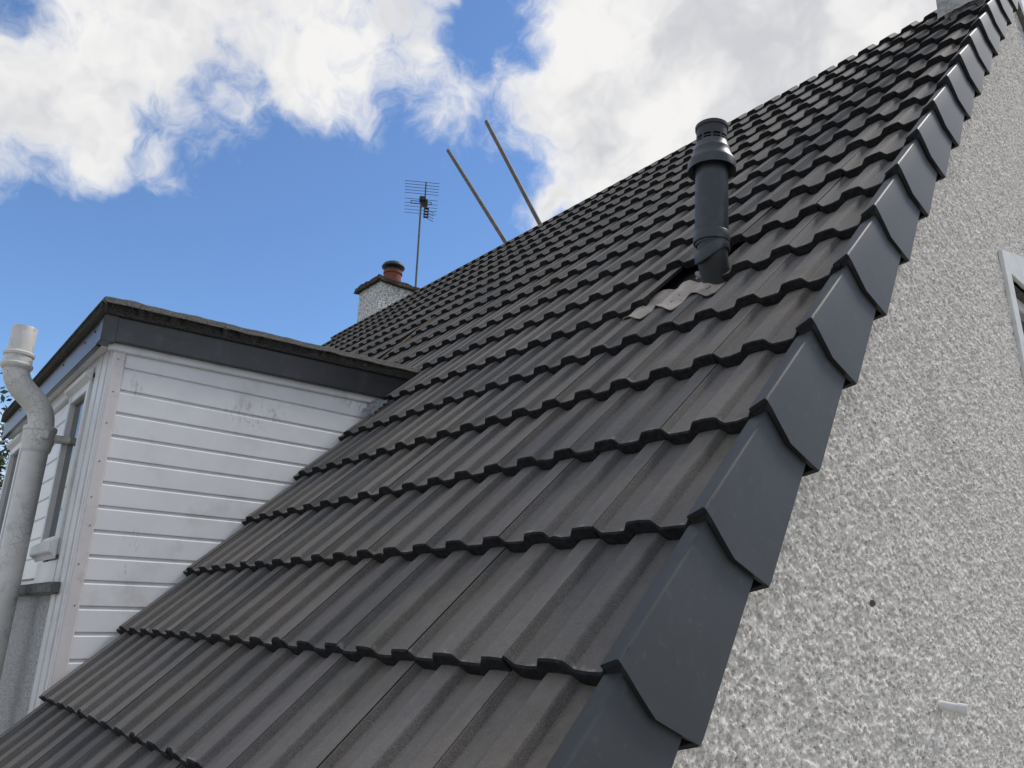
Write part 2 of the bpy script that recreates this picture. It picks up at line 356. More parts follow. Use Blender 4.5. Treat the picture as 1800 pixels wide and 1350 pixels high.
for c in range(-1, 18):
    v0 = (c-1)*G+random.uniform(-.003, .003)
    for k in range(0, NCOL):
        J = .294+.3*(k-1); s0, s1, L, seed = 0.0, .3, .425, random.randrange(6)
        if k == 0: s0 = .036
        if c <= 5 and k > 9: continue
        if c <= 5 and k == 9: s1 = .137
        if c == 6 and k == 2: continue                    # left out round the flue
        if c in (9, 10) and k == 13: s1 = .142             # slipped tiles with a gap
        if k == NCOL-1: s1 = FARU-J
        if c == 17: L = VR-v0
        if c in (15, 16) and k in (0,): s0 = .036
        du, dv, dh, rz = random.uniform(-.0015, .0015), random.uniform(-.002, .002), random.uniform(0, .0015), random.uniform(-.0022, .0022)
        if (c, k) == (7, 1): rz, du = .010, .004
        if c in (9, 10) and k == 13: rz = -.012
        M = Matrix.Translation(rp(J+du, v0+dv, dh)) @ PSI @ Matrix.Rotation(rz, 4, 'Z')
        mid = project(rp(J+.15, v0+.17, -.01)); a = project(rp(J, v0)); b = project(rp(J+.3, v0)); e = project(rp(J, v0+G))
        area = abs((b[0]-a[0])*(e[1]-a[1])-(b[1]-a[1])*(e[0]-a[0])) if mid[2] > .02 else 0
        pts = [project(rp(J+q, v0+w)) for q in (0, .15, .3) for w in (0, .2, .4)]
        vis = any(-20 < x < 1820 and -20 < y < 1370 for x, y, z in pts)
        if c == 6 and k > 10: vis = False
        tiles.append((area if vis else 0, c, k, (s0, s1, L, seed), M))
tiles.sort(key=lambda q: -q[0])
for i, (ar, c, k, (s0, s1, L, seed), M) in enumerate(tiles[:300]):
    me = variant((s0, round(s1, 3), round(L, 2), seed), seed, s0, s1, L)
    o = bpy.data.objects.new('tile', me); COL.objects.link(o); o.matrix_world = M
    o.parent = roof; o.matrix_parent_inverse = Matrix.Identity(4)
def seed_key(s0, s1, L, seed):
    k_ = (s0, round(s1, 3), round(L, 2), seed)
    if k_ not in VMI: VMI[k_] = [p.material_index for p in variant(k_, seed, s0, s1, L).polygons]
    return k_
VMI = {}; MI = []
V, F, LO, TR = [], [], [], []
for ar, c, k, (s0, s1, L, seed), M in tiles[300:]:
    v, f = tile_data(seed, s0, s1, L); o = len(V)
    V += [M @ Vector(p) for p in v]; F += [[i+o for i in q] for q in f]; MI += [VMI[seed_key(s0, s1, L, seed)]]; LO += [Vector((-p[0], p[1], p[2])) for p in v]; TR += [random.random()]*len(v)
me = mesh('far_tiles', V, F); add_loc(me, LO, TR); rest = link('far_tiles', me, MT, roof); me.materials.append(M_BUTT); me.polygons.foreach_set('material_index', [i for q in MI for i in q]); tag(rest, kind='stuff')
# battens seen through the gaps
for v in (2.72, 3.06, 3.40):
    MB().box(-4.35, -3.80, v, v+.04, -.085, -.055, lambda x, y, z: tuple(rp(-x, y, z))).build('batten', M_BATTEN, roof)
MB().box(-4.100, -4.046, 2.62, 3.46, -.083, -.018, lambda x, y, z: tuple(rp(-x, y, z))).build('mortar_fillet', M_BATTEN, roof, bevel=.006)
MB().box(XD+.004, -.10, -.72, -.70, -.26, -.05, lambda x, y, z: tuple(rp(-x, y, z))).build('eaves_board', M_WHITE, roof)

# ---- dry verge units
def verge_mesh():
    # section (u, h) with a lower-end offset in v for each point
    sec = [(.050, .004, 0), (.046, .0065, 0), (.006, .0215, 0), (.002, .0205, 0), (0, .016, -.001), (-.002, -.001, -.003), (-.004, -.043, -.008), (-.005, -.091, -.011), (-.007, -.133, .004), (-.009, -.178, .021), (-.0105, -.193, .026), (-.006, -.196, .026), (.034, -.194, .010)]
    n = len(sec); v = []; L = G+.05
    for j in range(3):                                     # lower lip, just behind it, upper end
        for u, h, o in sec:
            if j == 0: v.append((-u, o, h))
            elif j == 1: v.append((-u, o+.012, h))
            else: v.append((-(u+.0155), L+(o if o < .02 else .02), -.0163-(.0215-h)/.2175*(.1437 if h < .003 else .12)))
    for u, h, o in sec:                                    # inner skin, 6 mm in
        v.append((-(u+(.0115 if h < .015 and u < .03 else 0)), o+.0005, h-(.010 if u > .001 and h > 0 else -.006 if h < -.19 else 0)))
    for u, h, o in sec:
        v.append((-(u+(.0115 if h < .015 and u < .03 else 0)), o+.03, h-(.010 if u > .001 and h > 0 else -.006 if h < -.19 else 0)))
    f = []
    for a, b in ((2, 1), (1, 0), (0, 3), (3, 4)): f += [(a*n+k, a*n+k+1, b*n+k+1, b*n+k) for k in range(n-1)]
    dark = set(range(2*(n-1), 4*(n-1)+1))                 # end lip and nose faces take the black material
    # closed nose under the top flange
    o = len(v); v += [(-.050, .004, .004), (-.006, .004, .0205), (.0, .004, -.020), (-.010, .004, -.050), (-.050, .004, -.040)]
    f.append((o, o+1, o+2, o+3, o+4))
    o = len(v); v += [(-.050, .004, .004), (-.050, .004, -.040), (-.052, L, -.040-DROP*L), (-.052, L, .004-DROP*L)]
    f.append((o, o+1, o+2, o+3))
    me = mesh('verge_cap', v, f); bm = bmesh.new(); bm.from_mesh(me); bmesh.ops.recalc_face_normals(bm, faces=bm.faces); bm.to_mesh(me); bm.free()
    me.materials.append(M_VERGE); me.materials.append(M_FLUE_D); me.polygons.foreach_set('material_index', [1 if i in dark else 0 for i in range(len(f))]); me.polygons.foreach_set('use_smooth', [True]*len(me.polygons)); me.set_sharp_from_angle(angle=math.radians(9)); return me
vm = verge_mesh()
for c in range(-1, 17):
    o = bpy.data.objects.new('verge_cap', vm); COL.objects.link(o)
    o.matrix_world = Matrix.Translation(rp(random.uniform(-.0015, .0015), (c-1)*G+random.uniform(-.003, .003), random.uniform(0, .001))) @ PSI @ Matrix.Rotation(random.uniform(-.003, .003), 4, 'Z')
    o.parent = roof; o.matrix_parent_inverse = Matrix.Identity(4)
    if c == -1: o['label'] = 'grey plastic verge unit capping the gable edge'

# ---- gable wall
yA, yW0, yW1, yB = YD, 2.65, 3.45, 2*YR-YD
zW0, zW1 = .55, 1.543
def topz(y):
    yy = min(y, 2*YR-y); return roof_z(yy, HD-.02)-.04
gw = MB()
def seg(y0, y1, z0, z1=None):
    ys = [y0]+([YR] if y0 < YR < y1 else [])+[y1]
    top = [(y, topz(y)) for y in reversed(ys)] if z1 is None else [(y1, z1), (y0, z1)]
    gw.prism([(y0, z0), (y1, z0)]+top, 0, GW-.28, GW-.022)
seg(yA, yW0, GROUND); seg(yW0, yW1, GROUND, zW0); seg(yW0, yW1, zW1); seg(yW1, yB, GROUND)
gable = gw.build('gable_wall', M_ROUGHB, house); tag(gable, 'rough white pebble-dashed gable wall beside the verge')
def roughcast_sheet():
    # pebble-dash skin: real relief, grain about 1 cm
    ys = [YD]; 
    while ys[-1] < 3.95: ys.append(ys[-1]+.0025+.0016*max(0, ys[-1]))
    ys = np.array(ys); zs = np.arange(-.62, 3.95, .0034)
    Y, Z = np.meshgrid(ys, zs, indexing='ij')
    cut = (np.minimum(Y, 2*YR-Y)*SP-.10)/CP
    def cells(Y, Z, size, seed):
        gy, gz = Y/size, Z/size; iy, iz = np.floor(gy).astype(int), np.floor(gz).astype(int)
        best = np.full(Y.shape, 9.0); val = np.zeros(Y.shape)
        def h(a, b, s):
            x = np.sin(a*127.1+b*311.7+s*74.7)*43758.5453; return x-np.floor(x)
        for dy in (-1, 0, 1):
            for dz in (-1, 0, 1):
                cy, cz = iy+dy, iz+dz
                px, pz = cy+h(cy, cz, seed), cz+h(cy, cz, seed+1)
                d = np.hypot(gy-px, gz-pz); m = d < best
                best = np.where(m, d, best); val = np.where(m, h(cy, cz, seed+2), val)
        return best, val
    wy = Y+.004*np.sin(Z*310+np.sin(Y*190)*2); wz = Z+.004*np.sin(Y*290+np.sin(Z*170)*2)
    H = np.zeros(Y.shape)
    for size, amp, seed in ((.0118, .0088, 3), (.0068, .0042, 21)):
        d, r = cells(wy, wz, size, seed)
        H += amp*(.25+.75*r)*np.sqrt(np.maximum(0, 1-(d/.72)**2))
    H += .0022*np.sin(Y*41+1.3*np.sin(Z*33))*np.sin(Z*37+1.1*np.sin(Y*29))
    H += rng.normal(0, .00035, Y.shape)
    X = GW-.0155+H
    ny, nz = Y.shape; idx = np.arange(ny*nz).reshape(ny, nz)
    q = np.stack([idx[:-1, :-1], idx[1:, :-1], idx[1:, 1:], idx[:-1, 1:]], -1)
    cy, cz = (Y[:-1, :-1]+Y[1:, 1:])/2, (Z[:-1, :-1]+Z[1:, 1:])/2
    keep = (cz < (np.minimum(cy, 2*YR-cy)*SP-.12)/CP) & ~((cy > yW0) & (cy < yW1) & (cz < zW1) & (cz > zW0))
    # only what stands within sight of the eaves scaffold: the lower wall is the plain coat
    keep &= cz > -.55+.0*cy
    q = q[keep]; used = np.unique(q); remap = np.zeros(ny*nz, int); remap[used] = np.arange(len(used)); q = remap[q]
    co = np.stack([X.ravel()[used], Y.ravel()[used], Z.ravel()[used]], -1)
    me = bpy.data.meshes.new('roughcast'); me.vertices.add(len(co)); me.vertices.foreach_set('co', co.ravel())
    me.loops.add(q.size); me.loops.foreach_set('vertex_index', q.ravel().astype(np.int32))
    me.polygons.add(len(q)); me.polygons.foreach_set('loop_start', np.arange(0, q.size, 4, dtype=np.int32))
    me.polygons.foreach_set('use_smooth', np.ones(len(q), bool)); me.update(calc_edges=True)
    return me
rs = link('pebble_dash', roughcast_sheet(), M_ROUGH, gable); tag(rs, kind='stuff')
# window margin, reveal and frame
mb = MB()
mb.prism([(2.567, 1.635), (2.95, 1.73), (3.53, 1.70), (3.53, zW1), (yW0, zW1), (yW0, zW0), (2.575, zW0)], 0, GW-.011, GW+.006)
mb.build('window_margin', M_BAND, gable, bevel=.003)
MB().box(GW-.11, GW-.022, yW0+.001, yW1, zW1-.006, zW1+.03).build('lintel', M_SILL, gable)
mb = MB()
for a, b, c, d in ((yW0, yW0+.06, zW0, zW1-.005), (yW1-.06, yW1, zW0, zW1-.005), (yW0+.06, yW1-.06, zW1-.065, zW1-.005), (yW0+.06, yW1-.06, zW0, zW0+.06)): mb.box(GW-.12, GW-.055, a, b, c, d)
mb.build('window_frame', M_TRIM, gable, bevel=.004)
MB().box(GW-.10, GW-.09, yW0+.05, yW1-.05, zW0+.05, zW1-.06).build('window_pane', M_GLASS, gable)
MB().box(GW-.01, GW+.05, yW0-.05, yW1+.05, zW0-.06, zW0).build('window_sill', M_BAND, gable, bevel=.006)

# ---- front wall
fw = MB().box(-FARU+.10, GW-.285, YD+.012, YD+.25, GROUND, -.30)
fw = fw.build('front_wall', M_ROUGHB, house); tag(fw, 'white roughcast front wall under the eaves')
MB().box(-FARU+.08, -FARU+.30, YD+.30, yB-.02, GROUND, .05).build('far_gable_wall', M_ROUGHB, house)
MB().prism([(YD+.3, .05), (yB-.3, .05), (YR, ZR-.30)], 0, -FARU+.09, -FARU+.29).build('far_gable_top', M_ROUGHB, house)
MB().box(-FARU+.31, GW-.30, yB-.25, yB-.01, GROUND, -.3).build('rear_wall', M_ROUGHB, house)

# ---- dormer
def zt(y): return 1.355+.033*(y-YF)                # top of the dark fascia
def zb(y): return 1.226+.020*(y-YF)                # its foot
dor = MB().prism([(YD+.030, -.32), (YD+.030, 1.30), (1.45, 1.34), (1.45, 1.30), (-.06, -.32)], 0, XDL+.02, XD-.016)
dormer = dor.build('dormer', M_WHITE, house); tag(dormer, 'flat roofed dormer clad in white plastic boards')
BP = .10456; Z0 = 1.1262
def board_section(zt_, zb_):
    # (depth, z): flat face, small quirk at the top, chamfer at the foot
    return [(-.014, zt_), (-.0085, zt_), (-.0085, zt_-.006), (-.0012, zt_-.0145), (0, zt_-.0165), (0, zb_+.004), (-.002, zb_+.0015), (-.006, zb_+.0005), (-.014, zb_+.0005)]
for i in range(-1, 13):
    top = Z0-BP*i+ (0 if i >= 0 else -.0); bot = top-BP
    if i == -1: top = min(top, zb(YD)+.05)
    yend = min(1.42, roof_z(0)+(top*CP+.06)/SP)
    if yend < YD+.1: continue
    mb = MB().prism([(XD+a+random.uniform(-.0006, .0006)*0, z) for a, z in board_section(top, bot)], 1, YD+.052, max(yend, YD+.12))
    o = mb.build('cladding_board', M_WHITE, dormer)
# corner trims on the cheek and on the front
MB().prism([(XD-.02, YD-.002), (XD+.006, YD-.002), (XD+.0085, YD+.004), (XD+.0085, YD+.046), (XD+.006, YD+.050), (XD-.02, YD+.050)], 2, -.30, zb(YD)-.002).build('corner_trim', M_PINK, dormer)
mb = MB()
for x0, x1, y0 in ((-2.861, -2.905, YD-.004), (-2.905, -2.99, YD-.010), (-2.99, -3.01, YD-.004), (-3.01, -3.10, YD-.012)):
    mb.box(x1, x0, y0, YD+.028, -.42, 1.2245)
mb.build('corner_post', M_TRIM, dormer, bevel=.002)
for z in (1.15, 1.02, .86, .70, .55, .40, .24, .08):
    yy = YD+.024+random.uniform(-.008, .008); zz = z+random.uniform(-.02, .02)
    MB().lathe([(0, .0018), (.0025, .0014), (.0034, 0), (.0034, -.003)], (0, 0, 0), 8).build('nail_head', M_SILL, dormer).data.transform(Matrix.Translation((XD+.0085, yy, zz)) @ Matrix.Rotation(math.pi/2, 4, 'Y'))
# white strip under the cheek fascia
MB().box(0, 1, 0, 1, 0, 1, lambda a, b, c: (XD-.005+a*.022, YD-.03+b*1.52, (zb(YD-.03+b*1.52)-.036) + c*.040)).build('soffit_strip', M_TRIM, dormer, bevel=.004)
# fascias
fx0, fx1 = XD-.004, XD+.044
def slopebox(mb, x0, x1, y0, y1, f0, f1): mb.add([(x, y, fz(y)) for x in (x0, x1) for y in (y0, y1) for fz in (f0, f1)], [(0, 1, 3, 2), (4, 6, 7, 5), (0, 4, 5, 1), (2, 3, 7, 6), (0, 2, 6, 4), (1, 5, 7, 3)]); return mb
slopebox(MB(), fx0, fx1, YF+.055, 1.50, zb, zt).build('side_fascia', M_FASCIA, dormer, bevel=.003)
slopebox(MB(), fx0-.03, fx1+.003, YF-.003, YF+.056, lambda y: zb(y)-.010, lambda y: zt(y)+.002).build('fascia_corner', M_FASCIA, dormer, bevel=.002)
MB().box(XDL-.09, fx0-.031, YF, YF+.022, 1.212, 1.357).build('front_fascia', M_FASCIA, dormer, bevel=.003)
MB().box(XDL-.07, XD-.004, YF+.023, YD+.03, 1.225, 1.24).build('front_soffit', M_TRIM, dormer)
MB().box(XDL+.056, -3.101, YD-.014, YD+.025, 1.15, 1.224).build('head_board', M_TRIM, dormer, bevel=.003)
mb = MB()
for x in (-2.95, -3.15, -3.62, -4.4, -4.9): mb.tube([(x, YF-.0035, 1.30), (x, YF+.002, 1.30)], .006, 8)
mb.build('fascia_pin', M_COWL, dormer)
# felt roof with its soft rolled edge
def felt():
    nx, ny = 110, 90; x0, x1, y0, y1 = XDL-.12, fx1+.018, YF-.026, 1.62; R = .034; v = []; f = []
    def edge(d):                                    # height of the roll as a function of the distance to the edge
        if d >= R: return 0
        return -(R-math.sqrt(max(0, R*R-(R-d)**2)))*1.15
    us = [0, .006, .014, .026, .045]; 
    xs = [x0+a for a in us]+list(np.linspace(x0+.08, x1-.08, nx))+[x1-a for a in reversed(us)]
    ys = [y0+a for a in us]+list(np.linspace(y0+.08, y1, ny))
    for x in xs:
        for y in ys:
            d = min(x-x0, x1-x, y-y0); n_ = hnoise(x, y, 0, 9)*.005+hnoise(x, y, 3, 60)*.0018
            v.append((x+n_*.8*(1 if d < .05 else 0), y+n_*.6*(1 if d < .05 else 0), zt(y)+.080+edge(d)+n_))
    m = len(ys)
    for i in range(len(xs)-1):
        for j in range(m-1): f.append((i*m+j, (i+1)*m+j, (i+1)*m+j+1, i*m+j+1))
    # skirt
    rim = [i*m for i in range(len(xs))]; rim2 = [(len(xs)-1)*m+j for j in range(m)]; rim0 = [j for j in range(m-1, -1, -1)]
    path = rim0+rim[1:]+rim2[1:]; o = len(v)
    for i in path:
        x, y, z = v[i]; v.append((x, y, zt(y)-.010+hnoise(x, y, 5, 14)*.003))
    for i in range(len(path)-1): f.append((path[i], path[i+1], o+i+1, o+i))
    o2 = len(v)
    for i in path:
        x, y, z = v[i]; v.append((min(max(x, x0+.03), x1-.03), max(y, y0+.03), zt(y)-.008))
    for i in range(len(path)-1): f.append((o+i, o+i+1, o2+i+1, o2+i))
    return mesh('felt_roof', v, f)
link('felt_roof', felt(), M_FELT, dormer, smooth=True)
# front: boards between the windows, roughcast below the sill
for i in range(0, 11):
    top = 1.15-BP*i; bot = top-BP
    if bot < .17: continue
    MB().prism([(YD+.010-a-.0, z) for a, z in [(-.014, top), (-.0085, top), (-.0085, top-.008), (0, top-.012), (0, bot+.004), (-.006, bot+.0005), (-.014, bot+.0005)]], 0, -4.88, -3.575).build('cladding_board', M_WHITE, dormer)
MB().box(XDL, -3.105, YD+.006, YD+.029, -.60, .14).build('apron_wall', M_ROUGHB, dormer)
sl = MB().box(-5.44, -2.955, YD-.045, YD+.02, .128, .178).build('window_sill', M_SILL, dormer, bevel=.008)
def window(x0, x1, z0, z1):
    w = MB()
    for a, b, c, d, yy in ((x0, x0+.05, z0, z1, -.022), (x1-.05, x1, z0, z1, -.022), (x0+.05, x1-.05, z1-.06, z1, -.020), (x0+.05, x1-.05, z0, z0+.09, -.020)): w.box(a, b, YD+yy, YD+.028, c, d)
    fr = w.build('window_frame', M_TRIM, dormer, bevel=.004)
    h = MB().prism([(YD-.052, z1+.012), (YD-.050, z1+.020), (YD-.016, z1+.050), (YD-.016, z1-.02), (YD-.046, z1+.002)], 0, x0-.012, x1+.012).build('window_hood', M_TRIM, dormer, bevel=.002)
    s = MB().prism([(YD-.055, z0+.012), (YD-.055, z0+.052), (YD-.020, z0+.075), (YD-.020, z0-.02), (YD-.035, z0)], 0, x0-.01, x1+.01).build('weather_bar', M_TRIM, dormer, bevel=.003)
    MB().box(x0+.045, x1-.045, YD+.004, YD+.008, z0+.08, z1-.055).build('window_pane', M_GLASS, dormer)
    MB().box(x0-.005, x1+.005, YD-.012, YD+.027, .18, z0-.022).build('window_panel', M_TRIM, dormer, bevel=.003)
window(-3.57, -3.13, .30, 1.135); window(-5.40, -4.92, .30, 1.135)
MB().box(XDL-.012, XDL+.055, YD-.012, YD+.05, -.42, 1.20).build('corner_post', M_TRIM, dormer, bevel=.002)
# lead tucked in where the cheek meets the tiles
lf = MB(); nL = 14; v = []
for i in range(nL+1):
    vv = 1.55+.14*i/nL
    for u, h in ((2.68, -.004), (2.74, .008), (2.79, .030)): v.append(rp(u, vv, h-.012+.006*math.sin(i*1.7+u*30)))
lf.add(v, [(i*3+k, i*3+k+1, i*3+k+4, i*3+k+3) for i in range(nL) for k in range(2)])
lf.build('cheek_flashing', M_LEADG, dormer, smooth=60)

# ---- far chimney
ch = MB().box(-8.33, -7.76, 3.93, 4.78, 3.0, 4.60).build('chimney', M_ROUGHC, house); tag(ch, 'squat roughcast chimney with mossy slab and terracotta pot')
sb = MB(); sb.box(-8.39, -7.70, 3.87, 4.84, 4.59, 4.655)
me = mesh('s', sb.v, sb.f); bm = bmesh.new(); bm.from_mesh(me); bmesh.ops.subdivide_edges(bm, edges=bm.edges, cuts=9, use_grid_fill=True)
for q in bm.verts:
    n_ = Vector((hnoise(*q.co, 9), hnoise(*q.co, 9, 5), hnoise(*q.co, 9, 9))); q.co += n_*.022
bm.to_mesh(me); bm.free(); me.name = 'chimney_slab'; link('chimney_slab', me, M_SLAB, ch)
PC = (-8.12, 4.34, 4.60)
MB().lathe([(.155, 0), (.150, .04), (.132, .06), (.126, .34), (.142, .35), (.142, .385), (.12, .39), (.10, .30)], PC).build('chimney_pot', M_TERRA, ch, smooth=35)
MB().lathe([(.0, .555), (.04, .552), (.10, .54), (.150, .51), (.172, .47), (.170, .455), (.150, .445), (.115, .425), (.105, .38), (.06, .36)], PC).build('pot_cowl', M_COWL, ch, smooth=35)
mb = MB(); mb.lathe([(.17, .0), (.15, .035), (.10, .05)], PC); mb.build('mortar_flaunching', M_SLAB, ch, smooth=50)
# ---- near chimney
y0c = 3.50
nc = MB().box(-.315, -.06, y0c, 4.34, 3.0, 5.3).build('chimney', M_ROUGHC, house); tag(nc, 'roughcast chimney stack rising beside the verge near the ridge')
mb = MB(); vv = []; n = 12
for i in range(n+1):
    x = -.34+.30*i/n
    for y, z in ((y0c-.055, roof_z(y0c-.055, .005)), (y0c-.03, roof_z(y0c-.03, .05)), (y0c-.012, roof_z(y0c, .11)), (y0c+.005, roof_z(y0c, .14))):
        vv.append((x, y+.012*hnoise(x, y, z, 14), z+.015*hnoise(x, z, y, 12)))
mb.add(vv, [(i*4+k, i*4+k+1, (i+1)*4+k+1, (i+1)*4+k) for i in range(n) for k in range(3)])
mb.build('mortar_flashing', M_MORTAR, nc, smooth=60)

# ------------------------------------------------------------------ boiler flue through the roof
FX, FY = -.577, 1.19
flue = empty('flue_terminal', (FX, FY, 1.20)); tag(flue, 'dark grey plastic boiler flue standing up through the tiles', 'flue')
LEAN = Matrix.Translation(Vector((FX, FY, 1.40))) @ Matrix.Rotation(.072, 4, 'Y') @ Matrix.Translation(-Vector((FX, FY, 1.40)))
def lean(o): o.data.transform(LEAN); return o
fl = lean(MB().lathe([(.055, 1.355), (.0590, 1.365), (.0590, 1.70), (.05, 1.70)], (FX, FY, 0), 48).build('flue_pipe', M_FLUE, flue, smooth=35))
lean(MB().lathe([(.060, 1.362), (.0640, 1.365), (.0648, 1.375), (.0648, 1.398), (.0632, 1.402), (.0588, 1.404)], (FX, FY, 0), 48).build('pipe_collar', M_FLUE, flue, smooth=35))
lean(MB().lathe([(.0580, 1.672), (.083, 1.652), (.0865, 1.652), (.0865, 1.682), (.0845, 1.690), (.075, 1.702), (.0700, 1.722), (.0690, 1.734), (.061, 1.746), (.0575, 1.766), (.054, 1.768)], (FX, FY, 0), 48).build('rain_skirt', M_FLUE, flue, smooth=28))
cap = lean(MB().lathe([(.050, 1.76), (.0545, 1.762), (.0545, 1.767), (.045, 1.768), (.045, 1.773), (.0550, 1.774), (.0550, 1.779), (.045, 1.780), (.045, 1.786), (.0555, 1.787), (.0560, 1.822), (.0600, 1.826), (.0606, 1.838), (.056, 1.842), (.041, 1.842), (.036, 1.81)], (FX, FY, 0), 48).build('flue_cap', M_FLUE_D, flue, smooth=28))
for k in range(10):
    a = 2*math.pi*k/10; lean(MB().box(-.004, .004, .046, .0553, 1.764, 1.789, lambda x, y, z, a=a: (FX+x*math.cos(a)-y*math.sin(a), FY+x*math.sin(a)+y*math.cos(a), z)).build('vent_bar', M_FLUE_D, cap))
el = [Vector((FX, FY, 1.40)), Vector((FX, FY, 1.355)), Vector((FX-.003, FY+.002, 1.325)), Vector((FX-.010, FY+.014, 1.290)), Vector((FX-.016, FY+.036, 1.255)), Vector((FX-.018, FY+.075, 1.20)), Vector((FX-.018, FY+.12, 1.14))]
MB().tube(el, [.053, .053, .0535, .053, .052, .051, .051], 40).build('flue_elbow', M_FLUE_D, flue, smooth=40)
# saddle collar of the slate, tilted with the roof
v = []; n = 48
for j, (r0, dz) in enumerate(((.0540, .026), (.0600, .025), (.0625, .014), (.0630, -.018), (.060, -.024), (.050, -.020))):
    for k in range(n):
        a = 2*math.pi*k/n; x, y = r0*math.cos(a), r0*math.sin(a)
        v.append((FX-.004+x, FY+.002+y, 1.330+dz+.30*y+.22*x+.010*math.cos(2*a)))
MB().add(v, [(j*n+k, j*n+(k+1) % n, (j+1)*n+(k+1) % n, (j+1)*n+k) for j in range(5) for k in range(n)]).build('flue_collar', M_FLUE, flue, smooth=35)
# lead apron dressed over the tiles below
def surf_h(u, v):                                       # tile surface at course 5
    s = (u-.294) % .3; vv = v-4*G
    for (s0, h0), (s1, h1) in zip(PROF, PROF[1:]):
        if s0 <= s <= s1: return h0+(h1-h0)*(s-s0)/(s1-s0)-DROP*vv
    return -.004-DROP*vv
v = []; nu, nv = 46, 16
lowv = [(.50, 1.660), (.53, 1.630), (.564, 1.612), (.60, 1.628), (.64, 1.655), (.678, 1.638), (.70, 1.592), (.758, 1.622), (.80, 1.655), (.834, 1.664), (.86, 1.625), (.938, 1.640), (1.01, 1.690)]
upv = [(.50, 1.70), (.64, 1.775), (.70, 1.800), (.79, 1.822), (.88, 1.860), (.93, 1.79), (1.01, 1.74)]
def lin(t, x):
    for (a, b), (c, d) in zip(t, t[1:]):
        if x <= c: return b+(d-b)*(max(x, a)-a)/(c-a)
    return t[-1][1]
for i in range(nu+1):
    u = .505+.50*i/nu; a, b = lin(lowv, u)-.022, lin(upv, u)+.035
    for j in range(nv+1):
        w = a+(b-a)*j/nv; hs = (surf_h(u, w)+surf_h(u-.012, w)+surf_h(u+.012, w))/3
        lip = .006*max(0, 1-j/2.0)+.004*max(0, 1-abs(j-nv)/3)
        v.append(rp(u, w, hs+.007+lip+.0035*hnoise(u, w, 0, 26)))
o2 = len(v); v += [p+rp(0, 0, -.0035) for p in v[:o2]]
fs = [(i*(nv+1)+j, (i+1)*(nv+1)+j, (i+1)*(nv+1)+j+1, i*(nv+1)+j+1) for i in range(nu) for j in range(nv)]
MB().add(v, fs+[tuple(q+o2 for q in reversed(f_)) for f_ in fs]+[(i*(nv+1), o2+i*(nv+1), o2+(i+1)*(nv+1), (i+1)*(nv+1)) for i in range(nu)]).build('lead_apron', M_LEAD, flue, smooth=50)
mb = MB()
for k in range(26):
    u = .63+.012*k/26*2; w = 1.765+random.uniform(-.012, .012); p = rp(u+random.uniform(0, .02), w, -.012+random.uniform(0, .012)); r = random.uniform(.003, .008)
    mb.box(p.x-r, p.x+r, p.y-r, p.y+r, p.z-r, p.z+r)
mb.build('mortar_crumb', M_MORTAR, flue, bevel=.002)

# ------------------------------------------------------------------ soil pipe in front of the dormer
PX, PY = -3.51, -.318
sp = empty('soil_pipe', (PX, PY, GROUND)); tag(sp, 'cracked cream painted cast iron soil pipe with swan neck before the dormer', 'pipe')
MB().tube([(PX, PY, GROUND), (PX, PY, -1), (PX, PY, .90)], .0560, 40).build('lower_pipe', M_CASTIRON, sp, smooth=40)
MB().lathe([(.056, .80), (.062, .808), (.066, .822), (.066, .835), (.070, .845), (.070, .905), (.074, .910), (.074, .928), (.066, .934), (.060, .934)], (PX, PY, 0), 40).build('socket', M_CASTIRON, sp, smooth=35)
MB().box(PX-.088, PX+.088, PY-.004, PY+.030, .862, .905).box(PX-.030, PX+.030, PY+.029, YD+.03, .866, .900).build('pipe_bracket', M_CASTIRON, sp, bevel=.005)
p0, p1, p2, p3 = Vector((PX, PY, .92)), Vector((PX, PY, 1.10)), Vector((PX, PY-.158, 1.06)), Vector((PX, PY-.158, 1.235))
bz = [p0*(1-t)**3+p1*3*t*(1-t)**2+p2*3*t*t*(1-t)+p3*t**3 for t in [i/22 for i in range(23)]]
MB().tube(bz, .0575, 40).build('swan_neck', M_CASTIRON, sp, smooth=40)
UX, UY = PX, PY-.158
MB().lathe([(.056, 1.195), (.066, 1.203), (.071, 1.212), (.071, 1.222), (.064, 1.230), (.062, 1.262), (.068, 1.268), (.069, 1.280), (.062, 1.288), (.056, 1.288)], (UX, UY, 0), 40).build('socket', M_CASTIRON, sp, smooth=35)
MB().lathe([(.055, 1.26), (.0555, 1.415), (.054, 1.420), (.047, 1.420), (.046, 1.25)], (UX, UY, 0), 40).build('vent_pipe', M_CASTIRON, sp, smooth=35)

# ------------------------------------------------------------------ TV aerial on the far chimney
AX, AY = -7.72, 4.50
ae = empty('tv_aerial', (AX, AY, 4.3)); tag(ae, 'thin television aerial on a mast strapped to the far chimney', 'aerial')
MB().tube([(AX, AY, 4.25), (AX, AY, 6.17)], .0155, 10).build('mast', M_AERIAL, ae, smooth=40)
mb = MB()
for z in (4.42, 4.54): mb.box(AX-.045, AX+.018, AY-.02, AY+.02, z-.012, z+.012)
mb.build('mast_bracket', M_AERIAL, ae)
bd = Vector((.84, -.54, 0)).normalized(); ed = Vector((.54, .84, 0)).normalized()
bc = Vector((AX, AY, 6.10))+ed*.055
boom = MB().tube([bc+bd*.52, bc-bd*.50], .0105, 8).build('boom', M_AERIAL, ae)
for i, o_ in enumerate((.50, .42, .34, .26, .18, .02, -.10, -.20, -.30, -.40)):
    c_ = bc+bd*o_+Vector((0, 0, .01)); L = .245-.004*i*0; c_ -= ed*.055
    MB().tube([c_-ed*.25, c_+ed*.25], .0042, 6).build('element', M_AERIAL, ae)
c_ = bc-bd*.02-ed*.055
